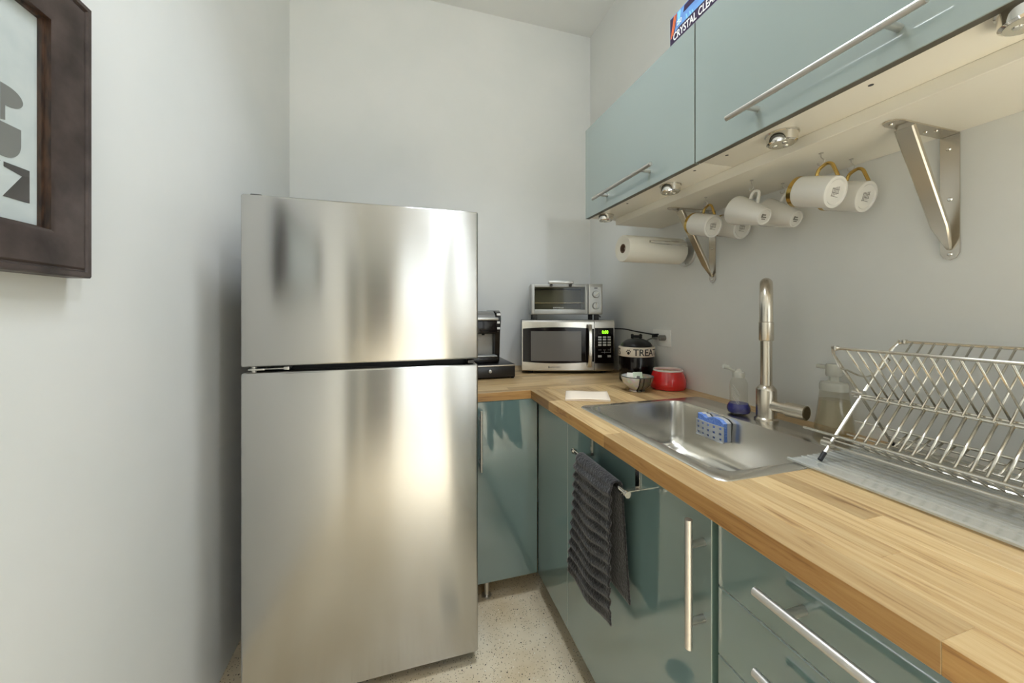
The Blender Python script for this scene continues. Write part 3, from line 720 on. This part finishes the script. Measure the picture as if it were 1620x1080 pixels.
# ------------------------------------------------------------------ paper towel
py, pz = 1.395, 1.539
t = thing('paper_towel_holder', 'chrome wall-mounted paper towel holder with a wire arm', 'holder', (WX, py, pz))
MB().rings([[(WX-.001-a, py+r*math.cos(k*PI/24), pz+r*math.sin(k*PI/24)) for k in range(48)] for a, r in ((0, .066), (.008, .066), (.012, .064), (.012, .02), (.02, .018))]).build('flange', mat('flange_satin', (214, 212, 206), .4, .6), t)
MB().tube([(WX-.018, py, pz), (.925, py, pz)], .006, 12).build('spindle', M['satin'], t)
MB().tube(spline([(WX-.008, py-.05, pz+.030), (WX-.03, py-.061, pz+.030), (1.02, py-.066, pz+.028), (1.005, py-.066, pz+.024), (1.02, py-.067, pz+.018), (WX-.03, py-.064, pz+.012), (WX-.008, py-.055, pz+.012)], 5), .0019, 8).build('tension_arm', M['chrome'], t)
for a in (1.15, -1.15):
    MB().box(WX-.028, WX-.008, py-.062*math.cos(a)-.004, py-.062*math.cos(a)+.004, pz+.062*math.sin(a)-.004, pz+.062*math.sin(a)+.004, .002).build('tab', M['chrome'], t)
t = thing('paper_towel_roll', 'white paper towel roll on the chrome holder below the far wall cabinet', 'paper towel', (1.06, py, pz))
def ringx(x, r, n=48): return [(x, py+r*math.cos(2*PI*k/n), pz+r*math.sin(2*PI*k/n)) for k in range(n)]
MB().rings([ringx(.914, .020), ringx(.912, .024), ringx(.912, .056), ringx(.914, .0575), ringx(1.206, .0575), ringx(1.208, .055), ringx(1.208, .021)], False, False).build('paper', M['paper'], t, ang=50)
MB().rings([ringx(.913, .0198), ringx(1.207, .0198), ringx(1.207, .017), ringx(.913, .017)], False, False, loop=True).build('core', M['kraft'], t)
MB().rings([[(x, py+.0582*math.cos(a), pz+.0582*math.sin(a)) for a in (1.9, 2.0, 2.1, 2.2)] for x in (.916, 1.205)], False, False, closed=False).build('loose_edge', M['paper'], t)

# ------------------------------------------------------------------ carton on top of the cabinets
bx = .852
t = thing('wrap_carton', 'long purple and blue carton with white letters on top of the wall cabinets', 'carton', (.88, .87, UZ1))
MB().box(bx, bx+.06, .70, 1.026, UZ1, 2.236, .001, seg=1).build('carton_body', M['wrapbox'], t)
def deco(poly, name, m, d=.0004): MB().prism([(bx-.0002, y, z) for y, z in poly], (-d, 0, 0)).build(name, m, t, flat=True)
deco([(1.024, 2.140), (.702, 2.140), (.702, 2.182), (.985, 2.182), (1.024, 2.170)], 'dark_band', M['navy'])
deco([(1.024, 2.17), (1.024, 2.232), (.992, 2.232), (1.006, 2.17)], 'corner_patch', M['navy'], .0003)
deco([(1.022, 2.166), (1.017, 2.166), (1.000, 2.232), (1.006, 2.232)], 'orange_stripe', M['orange'], .0008)
deco([(1.014, 2.172), (1.010, 2.172), (.993, 2.232), (.997, 2.232)], 'orange_stripe', M['orange'], .0008)
deco([(.960, 2.232), (.702, 2.232), (.702, 2.214), (.965, 2.214)], 'dark_band', M['navy'])
deco([(.990, 2.232), (.975, 2.232), (.982, 2.188), (.990, 2.190)], 'pale_patch', M['cyan'])
text('CRYSTAL CLEAR', .034, fr((bx-.0008, 1.010, 2.152), (0, -1, 0), (0, 0, 1)), M['whitepl'], t, 'lettering', width=.178, bold=.0006)
text('250', .022, fr((bx-.0008, .994, 2.190), (0, -1, 0), (0, 0, 1)), M['whitepl'], t, 'number', width=.022)
for i, y in enumerate((.955, .94, .93)): deco([(y, 2.20-.004*i), (y-.004, 2.20-.004*i), (y-.009, 2.183), (y-.003, 2.183)], 'splash', M['cyan'])

# ------------------------------------------------------------------ microwave and toaster oven (set square to the corner)
ROT = (0, 0, -TH); sn, cs = math.sin(TH), math.cos(TH)
def corner(u, d, z): return (d*sn+u*cs, d*cs-u*sn, z)
mw = thing('microwave', 'black and stainless steel microwave oven in the corner of the worktop', 'microwave', corner(.319, 2.090, ZT), ROT)
z0 = .012; HT = .290
cur = lambda x: -.014*(1-(x/.262)**2)
MB().box(-.262, .262, .018, .296, z0, z0+HT, .006).build('case', M['black'], mw, True)
for x in (-.21, .21):
    for y in (.05, .26): MB().lathe([(.014, 0), (.016, .012)], 14, (x, y, .0005)).build('foot', M['matblack'], mw, True)
def plate(x0, x1, zb, zt, off, th, name, m, parent, nx=22, ramp=None):
    fz = [(zb, 0), (zt, 0)]
    R = []
    for i in range(nx+1):
        x = x0+(x1-x0)*i/nx; y = cur(x)+off; b = zb(x) if callable(zb) else zb; tt = zt(x) if callable(zt) else zt
        c = .006 if th > .01 else 0
        R.append([(x, y+c, b), (x, y, b+c), (x, y, tt-c*1.6), (x, y+c*1.6, tt), (x, y+th, tt), (x, y+th, b)] if c else [(x, y, b), (x, y, tt), (x, y+th, tt), (x, y+th, b)])
    return MB().rings(R).build(name, m, parent, True, ang=30)
zl, zh_ = z0+.004, z0+HT+.001
door = plate(-.262, .145, zl, zh_, 0, .018, 'door', M['mwsteel'], mw)
az = lambda x: z0+.058-.010*(1-((x+.06)/.21)**2)
at = lambda x: z0+.243+.010*(1-((x+.06)/.21)**2)
plate(-.258, .1445, az, at, -.0012, .002, 'glass_panel', M['blackgl'], door)
plate(-.212, .072, z0+.062, z0+.230, -.0020, .001, 'window_mesh', mat('window_grey', (96, 92, 88), .22), door)
pan = plate(.1475, .262, zl, zh_, 0, .018, 'control_panel', M['mwsteel'], mw, 8)
plate(.149, .257, z0+.048, z0+.248, -.0012, .002, 'black_panel', M['blackgl'], pan, 8)
hh = MB(); rr = []
for i in range(13):
    k = i/12; z = z0+.028+.240*k; y = -.052+.020*(2*k-1)**4
    rr.append([(.106, y+.004, z), (.110, y, z), (.124, y, z), (.128, y+.004, z), (.128, y+.012, z), (.106, y+.012, z)])
hh.rings(rr); hh.box(.111, .123, -.030, -.006, z0+.034, z0+.048); hh.box(.111, .123, -.030, -.006, z0+.246, z0+.260)
hh.build('handle', M['mwsteel'], door, True)
yf = cur(.2)-.0016
text('0:00', .026, fr((.190, yf-.0008, z0+.216), (1, 0, 0), (0, 0, 1)), M['lime'], pan, 'clock_display', local=True, width=.036, bold=.0008)
def btn(x, z, wv, hv, m=M['button']): 
    y = cur(x)-.0014
    MB().box(x-wv, x+wv, y-.0008, y, z-hv, z+hv).build('button', m, pan, True)
for r_, z in enumerate((.196, .182, .166, .152)):
    for x in (.178, .205, .232): btn(x, z0+z, .0095, .005 if r_ > 1 else .0045, M['button'] if r_ > 1 else M['silverpl'])
for x in (.178, .205, .232): btn(x, z0+.124, .009, .004, M['darkgrey'])
for x in (.178, .232): btn(x, z0+.088, .010, .006, M['silverpl'])
kp = MB(); y = cur(.2)-.0018
for a, b_ in (((.170, .136), (.170, .110)), ((.170, .110), (.240, .110)), ((.240, .110), (.240, .136)), ((.205, .104), (.205, .120))): kp.tube([(a[0], y, z0+a[1]), (b_[0], y, z0+b_[1])], .0008, 4)
kp.build('keypad_outline', M['button'], pan, True)
text('BLACK+DECKER', .014, fr((-.115, cur(-.08)-.0006, z0+.022), (1, 0, 0), (0, 0, 1)), M['darkgrey'], door, 'lettering', local=True, width=.09)

to = thing('toaster_oven', 'silver toaster oven with two knobs standing on the microwave', 'toaster oven', corner(.3155, 2.113, ZT+z0+HT+.0005), ROT)
fz = .033; TH_ = .178; W2 = .207
c = MB()
c.box(-W2, W2, .022, .235, fz+TH_-.006, fz+TH_, .002); c.box(-W2, W2, .022, .235, fz, fz+.008, .002); c.box(-W2, -W2+.014, .022, .235, fz, fz+TH_, .003)
c.box(.122, W2, .022, .235, fz, fz+TH_, .003); c.box(-W2, W2, .225, .235, fz, fz+TH_, .002)
c.build('case', M['silverpl'], to, True)
for x in (-.182, .178):
    for y in (.045, .21): MB().box(x-.013, x+.013, y-.012, y+.012, 0, fz+.001, .003).build('foot', M['darkgrey'], to, True)
b = MB()
b.box(-W2+.002, -W2+.022, 0, .022, fz+.003, fz+TH_-.004, .004); b.box(.104, .122, .002, .022, fz+.003, fz+TH_-.004, .003)
b.box(-W2+.02, .106, .002, .022, fz+.003, fz+.030, .003); b.box(-W2+.02, .106, .002, .022, fz+TH_-.020, fz+TH_-.004, .003)
d = b.build('door', M['silverpl'], to, True)
MB().box(-W2+.02, .106, .009, .012, fz+.028, fz+TH_-.018).build('glass', M['ovenglass'], d, True)
hb = MB().box(-.109, .034, -.030, -.014, fz+TH_-.004, fz+TH_+.014, .005, seg=3); hb.build('handle', M['silver'], d, True)
hb = MB().box(-.098, -.084, -.020, .006, fz+TH_-.018, fz+TH_, .003); hb.box(.012, .026, -.020, .006, fz+TH_-.018, fz+TH_, .003); hb.build('handle_mount', M['darkgrey'], d, True)
MB().box(-W2+.016, .120, .215, .222, fz+.010, fz+TH_-.008).build('back_reflector', mat('oven_liner', (170, 168, 150), .4), to, True)
MB().box(.124, W2-.001, .001, .022, fz+.002, fz+TH_-.002, .004).build('control_panel', M['silver'], to, True)
MB().box(.133, .196, .0002, .0012, fz+.014, fz+TH_-.020).build('dial_plate', M['silverpl'], to, True)
for zk, rt in ((fz+.116, .7), (fz+.050, 1.6)):
    k = MB(); k.rings([[(.166+r*math.cos(2*PI*i/28), y, zk+r*math.sin(2*PI*i/28)) for i in range(28)] for y, r in ((.0, .021), (-.004, .021), (-.014, .0185), (-.0155, .017))])
    ko = k.build('knob', M['silverpl'], to, True)
    ca, sa = math.cos(rt), math.sin(rt)
    MB().tube([(.166-ca*.015, -.0165, zk-sa*.015), (.166+ca*.015, -.0165, zk+sa*.015)], .0035, 8).build('pointer', M['chrome'], ko, True)
MB().box(.157, .176, -.0008, .0006, fz+.149, fz+.154).build('indicator', M['ink'], to, True)
rk = MB()
rk.tube([(-.19, .03, fz+.068), (.105, .03, fz+.068)], .002, 6).tube([(-.19, .20, fz+.068), (.105, .20, fz+.068)], .002, 6)
for i in range(19): rk.tube([(-.185+i*.016, .028, fz+.070), (-.185+i*.016, .202, fz+.070)], .0012, 5)
rk.build('oven_rack', M['steelwire'], to, True)
MB().tube([(-.19, .11, fz+.02), (.10, .11, fz+.02)], .004, 8).tube([(-.19, .11, fz+.15), (.10, .11, fz+.15)], .004, 8).build('heating_element', M['darkgrey'], to, True)
text('BLACK+DECKER', .010, fr((-.078, .0085, fz+.036), (1, 0, 0), (0, 0, 1)), M['whitepl'], d, 'lettering', local=True, width=.06)

# ------------------------------------------------------------------ coffee maker on its pod drawer
t = thing('pod_drawer', 'black pod drawer under the coffee maker, beside the fridge', 'drawer', (.43, 2.04, ZT))
MB().box(.290, .571, 1.872, 2.235, ZT+.006, ZT+.074, .003).build('case', M['black'], t)
MB().box(.294, .567, 1.863, 1.873, ZT+.009, ZT+.064, .002).build('drawer_front', M['black'], t)
MB().box(.292, .569, 1.8655, 1.8715, ZT+.066, ZT+.0725, .001).build('wire_lip', M['satin'], t)
MB().rings([[(.430+r*math.cos(2*PI*i/18), y, ZT+.043+r*math.sin(2*PI*i/18)) for i in range(18)] for y, r in ((1.863, .004), (1.857, .004), (1.855, .009), (1.849, .009), (1.846, .005))]).build('knob', M['silver'], t)
for x in (.30, .56):
    for y in (1.885, 2.22): MB().lathe([(.008, 0), (.009, .0065)], 12, (x, y, ZT)).build('foot', M['matblack'], t)
zc = ZT+.0745
t = thing('coffee_maker', 'black pod coffee maker with a silver lid half hidden by the fridge', 'coffee maker', (.42, 2.05, zc))
MB().box(.335, .497, 1.935, 2.19, zc, zc+.034, .008, seg=3).build('base', M['blackgl'], t)
MB().box(.345, .488, 1.932, 2.00, zc+.033, zc+.041, .003).build('drip_tray', M['silverpl'], t)
MB().box(.342, .487, 2.03, 2.05, zc+.036, zc+.158, .004).build('back_panel', mat('pale_grey_panel', (196, 192, 184), .35), t)
s_ = MB()
pr_ = [(2.215, 0), (1.995, .0), (1.985, .06), (1.975, .16), (1.955, .235), (1.965, .270), (2.0, .284), (2.19, .284), (2.215, .26)]
s_.prism([(.487, y, zc+z) for y, z in pr_], (.028, 0, 0)); s_.prism([(.322, y, zc+z) for y, z in pr_], (.020, 0, 0)); s_.box(.335, .50, 2.05, 2.21, zc+.03, zc+.27)
s_.build('housing', M['blackgl'], t)
MB().box(.341, .488, 1.930, 2.06, zc+.158, zc+.232, .006, seg=3).build('brew_head', M['blackgl'], t)
MB().box(.336, .494, 1.922, 2.06, zc+.230, zc+.246, .006, seg=3).build('handle_band', M['silver'], t)
MB().rings([[(x, 2.02-.085*math.cos(a), zc+.245+.036*math.sin(a)) for a in [PI*i/14 for i in range(15)]] for x in (.345, .478)]).build('lid', mat('grey_lid', (120, 118, 114), .25, .3), t)
MB().tube([(.415, 1.955, zc+.158), (.415, 1.955, zc+.150)], .008, 14).build('spout', M['matblack'], t)
for z, wd in ((.262, .010), (.218, .008), (.186, .010)): MB().box(.501-wd, .501+wd, 1.950 if z > .25 else 1.957, 1.962 if z > .25 else 1.97, zc+z-.006, zc+z+.006, .001).build('button', M['whitepl'], t)

# ------------------------------------------------------------------ treat jar, bowls, napkin
jx, jy, jr = 1.135, 1.612, .085
t = thing('treat_jar', 'black treat jar with a cream lettered band beside the outlet', 'jar', (jx, jy, ZT))
MB().lathe([(.074, 0), (jr-.003, .004), (jr, .012), (jr, .128), (jr-.002, .132)], 56, (jx, jy, ZT)).build('jar_body', M['blackgl'], t)
MB().lathe([(jr-.002, .128), (jr+.003, .130), (jr+.004, .134), (jr+.004, .172), (jr+.002, .176), (jr-.008, .177)], 56, (jx, jy, ZT)).build('band', M['cream'], t)
lid = MB().lathe([(jr-.010, .1765), (jr-.008, .181), (jr-.016, .194), (.052, .207), (.03, .215), (.02, .217)], 48, (jx, jy, ZT)).build('lid', M['black'], t)
kn = MB()
va = Vector((jx, jy, 0)).normalized(); ra = Vector((va.y, -va.x, 0))
J = Vector((jx, jy, ZT))
kn.tube([J-ra*.018+Vector((0, 0, .226)), J+ra*.018+Vector((0, 0, .226))], .007, 12)
for s in (-1, 1):
    for dz in (.222, .232):
        q = J+ra*.020*s+Vector((0, 0, dz)); kn.lathe([(0, -.008), (.0065, -.005), (.0085, 0), (.0065, .005), (0, .008)], 12, q, cap0=False, cap1=False)
kn.build('bone_knob', M['matblack'], lid)
RB = jr+.0042
def bend0(off, zb):
    def f(co):
        a = off+co.x/RB; rr = RB+co.z
        p = J+ra*math.sin(a)*rr-va*math.cos(a)*rr; return Vector((p.x, p.y, ZT+zb+co.y))
    return f
text('TREATS', .046, None, M['ink'], t, 'lettering', bend=bend0(-.17, .137), width=.150, bold=.0006)
text('TREATS', .046, None, M['ink'], t, 'lettering', bend=bend0(-.17-.72-1.80, .137), width=.150, bold=.0006)
pw = MB(); f = bend0(-.43, .142)
def disc(x, y, rx, ry):
    pts = [f(Vector((x+rx*math.cos(2*PI*i/14), y+ry*math.sin(2*PI*i/14), .0002))) for i in range(14)]
    pw.prism(pts, -va*.0006)
disc(0, .006, .007, .007)
for x, y in ((-.0095, .014), (-.0035, .020), (.0035, .020), (.0095, .014)): disc(x, y, .0028, .0038)
pw.build('paw_print', M['ink'], t, flat=True)

bxx, byy = .998, 1.412
def bowlmat():
    m = mat('patchwork_glaze', (170, 168, 160), .12); N, L, b = nodes(m)
    tc = N.new('ShaderNodeTexCoord'); sp = N.new('ShaderNodeSeparateXYZ'); L.new(tc.outputs['Object'], sp.inputs[0])
    # side-by-side glazed fields split across the bowl, with dark dividing lines
    ad = N.new('ShaderNodeMath'); ad.operation = 'MULTIPLY_ADD'; ad.inputs[1].default_value = .96; L.new(sp.outputs[0], ad.inputs[0])
    mm = N.new('ShaderNodeMath'); mm.operation = 'MULTIPLY'; mm.inputs[1].default_value = -.28; L.new(sp.outputs[1], mm.inputs[0]); L.new(mm.outputs[0], ad.inputs[2])
    r = N.new('ShaderNodeValToRGB'); r.color_ramp.interpolation = 'CONSTANT'; e = r.color_ramp.elements
    mr = N.new('ShaderNodeMapRange'); mr.inputs['From Min'].default_value = -.07; mr.inputs['From Max'].default_value = .07; L.new(ad.outputs[0], mr.inputs[0])
    e[0].position = 0; e[0].color = lin((206, 203, 194)); e[1].position = .40; e[1].color = lin((36, 32, 30))
    for p, c in ((.44, (104, 96, 86)), (.52, (40, 36, 34)), (.56, (88, 84, 78)), (.78, (44, 40, 36)), (.80, (150, 142, 126))):
        k = r.color_ramp.elements.new(p); k.color = lin(c)
    L.new(mr.outputs[0], r.inputs[0])
    n = N.new('ShaderNodeTexNoise'); n.inputs['Scale'].default_value = 60; L.new(tc.outputs['Object'], n.inputs['Vector'])
    mx = N.new('ShaderNodeMix'); mx.data_type = 'RGBA'; mx.blend_type = 'OVERLAY'; mx.inputs[0].default_value = .5
    L.new(r.outputs[0], mx.inputs[6]); L.new(n.outputs['Color'], mx.inputs[7]); L.new(mx.outputs[2], b.inputs['Base Color'])
    return m
t = thing('patchwork_bowl', 'small glazed patchwork bowl holding tea packets in front of the black jar', 'bowl', (bxx, byy, ZT))
MB().lathe([(.034, 0), (.034, .006), (.030, .008), (.044, .016), (.060, .034), (.0685, .055), (.070, .066), (.0685, .0672), (.0665, .065), (.058, .038), (.040, .020), (.0, .014)], 48, cap1=False).build('bowl_body', bowlmat(), t, True)
MB().lathe([(.0702, .0645), (.0704, .0662), (.0685, .0678), (.0668, .0662)], 48, cap0=False, cap1=False).build('dark_rim', M['darkgrey'], t, True)
for i, (dx, dy, rz, tilt, m_, lb) in enumerate(((.010, .002, .25, .35, M['tea'], 'pale green tea packet standing upright in the patchwork bowl'), (-.022, .012, .7, .55, M['paper'], 'white tea packet leaning at the left side of the patchwork bowl'), (.028, .020, -.4, .9, M['paper'], 'white tea packet lying low at the right side of the patchwork bowl'))):
    o = thing('tea_packet', lb, 'packet', (bxx+dx, byy+dy, ZT+.030), (-tilt, 0, -rz), 'tea packets in the patchwork bowl')
    MB().box(-.021, .021, -.0015, .0015, .0, .052 if i < 2 else .038, .0008).build('sachet', m_, o, True)
    MB().box(-.008, .008, -.0019, -.0014, .016, .034).build('printed_leaf', M['stamp'] if i == 0 else M['cream'], o, True)

rx_, ry_ = 1.1625, 1.415
t = thing('red_bowl', 'glossy red bowl with a white rim against the right wall', 'bowl', (rx_, ry_, ZT))
MB().lathe([(.066, 0), (.073, .003), (.0785, .014), (.0795, .028), (.076, .048), (.069, .068), (.0635, .082)], 56, (rx_, ry_, ZT)).build('bowl_body', M['red'], t)
MB().lathe([(.0637, .0818), (.0645, .086), (.0628, .0895), (.060, .088), (.060, .070), (.0, .068)], 56, (rx_, ry_, ZT), cap0=False, cap1=False).build('rim', M['por'], t)
mb = MB(); g = []
random.seed(3)
for i in range(9):
    r = .0585*i/8; g.append([(rx_-.006+r*math.cos(a)*.97, ry_+r*math.sin(a), ZT+.076+.009*(1-(i/8)**2)+random.uniform(-.0014, .0014)) for a in [2*PI*k/30 for k in range(30)]])
mb.rings(g[1:], cap1=False); 
o = mb.build('dry_granules', M['kibble']); o['kind'] = 'stuff'; tag(o, 'brown granules filling the red bowl', 'granules')

npk = [(.674, 1.461), (.838, 1.400), (.772, 1.262), (.610, 1.328)]
mb = MB()
for lay in range(3):
    gr = []
    for i in range(9):
        row = []
        for j in range(9):
            u, v = i/8, j/8; ax = Vector(npk[0]).lerp(Vector(npk[1]), u); bxv = Vector(npk[3]).lerp(Vector(npk[2]), u); p = ax.lerp(bxv, v)
            row.append((p.x+.0015*lay, p.y+.002*lay, ZT+.0012+.0028*lay+.0012*math.sin(u*7+v*4)*(lay > 0)+(.002 if v > .93 and lay == 1 else 0)))
        gr.append(row)
    mb.sheet(gr)
o = mb.build('folded_napkin', M['napkin'], ang=80); md = o.modifiers.new('t', 'SOLIDIFY'); md.thickness = .0016; md.offset = 1
tag(o, 'folded cream paper napkin lying flat between the sink and the bowls', 'napkin')

# ------------------------------------------------------------------ outlet, plugs, cords
t = thing('wall_outlet', 'white wall outlet plate behind the black jar', 'outlet', (WX, 1.557, 1.135))
MB().box(WX-.006, WX-.0002, 1.492, 1.624, 1.094, 1.178, .003).build('cover_plate', M['whitepl'], t)
for y in (1.528, 1.588): MB().box(WX-.008, WX-.005, y-.019, y+.019, 1.119, 1.153, .003).build('socket', M['whitepl'], t)
t = thing('power_plug', 'round grey plug with its cord in the white wall outlet', 'plug', (WX-.008, 1.528, 1.136))
MB().tube([(WX-.0085, 1.528, 1.136), (WX-.020, 1.530, 1.136), (WX-.034, 1.536, 1.136)], .0135, 16).build('plug_body', M['grey'], t)
MB().tube(spline([(WX-.030, 1.534, 1.136), (WX-.040, 1.56, 1.134), (WX-.036, 1.61, 1.124), (WX-.03, 1.68, 1.09), (WX-.03, 1.74, 1.0), (WX-.03, 1.78, .93)], 6), .0042, 8, r1=.003).build('cord', M['grey'], t)
t = thing('power_plug', 'black plug whose cord runs from the outlet to the microwave', 'plug', (WX-.008, 1.588, 1.136))
MB().box(WX-.030, WX-.0085, 1.578, 1.602, 1.126, 1.150, .004).build('plug_body', M['matblack'], t)
MB().tube(spline([(WX-.022, 1.56, 1.152), (WX-.024, 1.60, 1.150), (WX-.024, 1.66, 1.153), (WX-.026, 1.74, 1.158), (WX-.024, 1.85, 1.166), (WX-.010, 1.98, 1.164), (WX-.006, 2.10, 1.170), (WX-.006, 2.20, 1.15)], 6), .0036, 8).build('cord', M['matblack'], t)
MB().tube(spline([corner(.518, 2.335, 1.28), corner(.531, 2.338, 1.262), corner(.548, 2.34, 1.245), corner(.562, 2.335, 1.232)], 6), .003, 8).build('cord', M['matblack'], to)
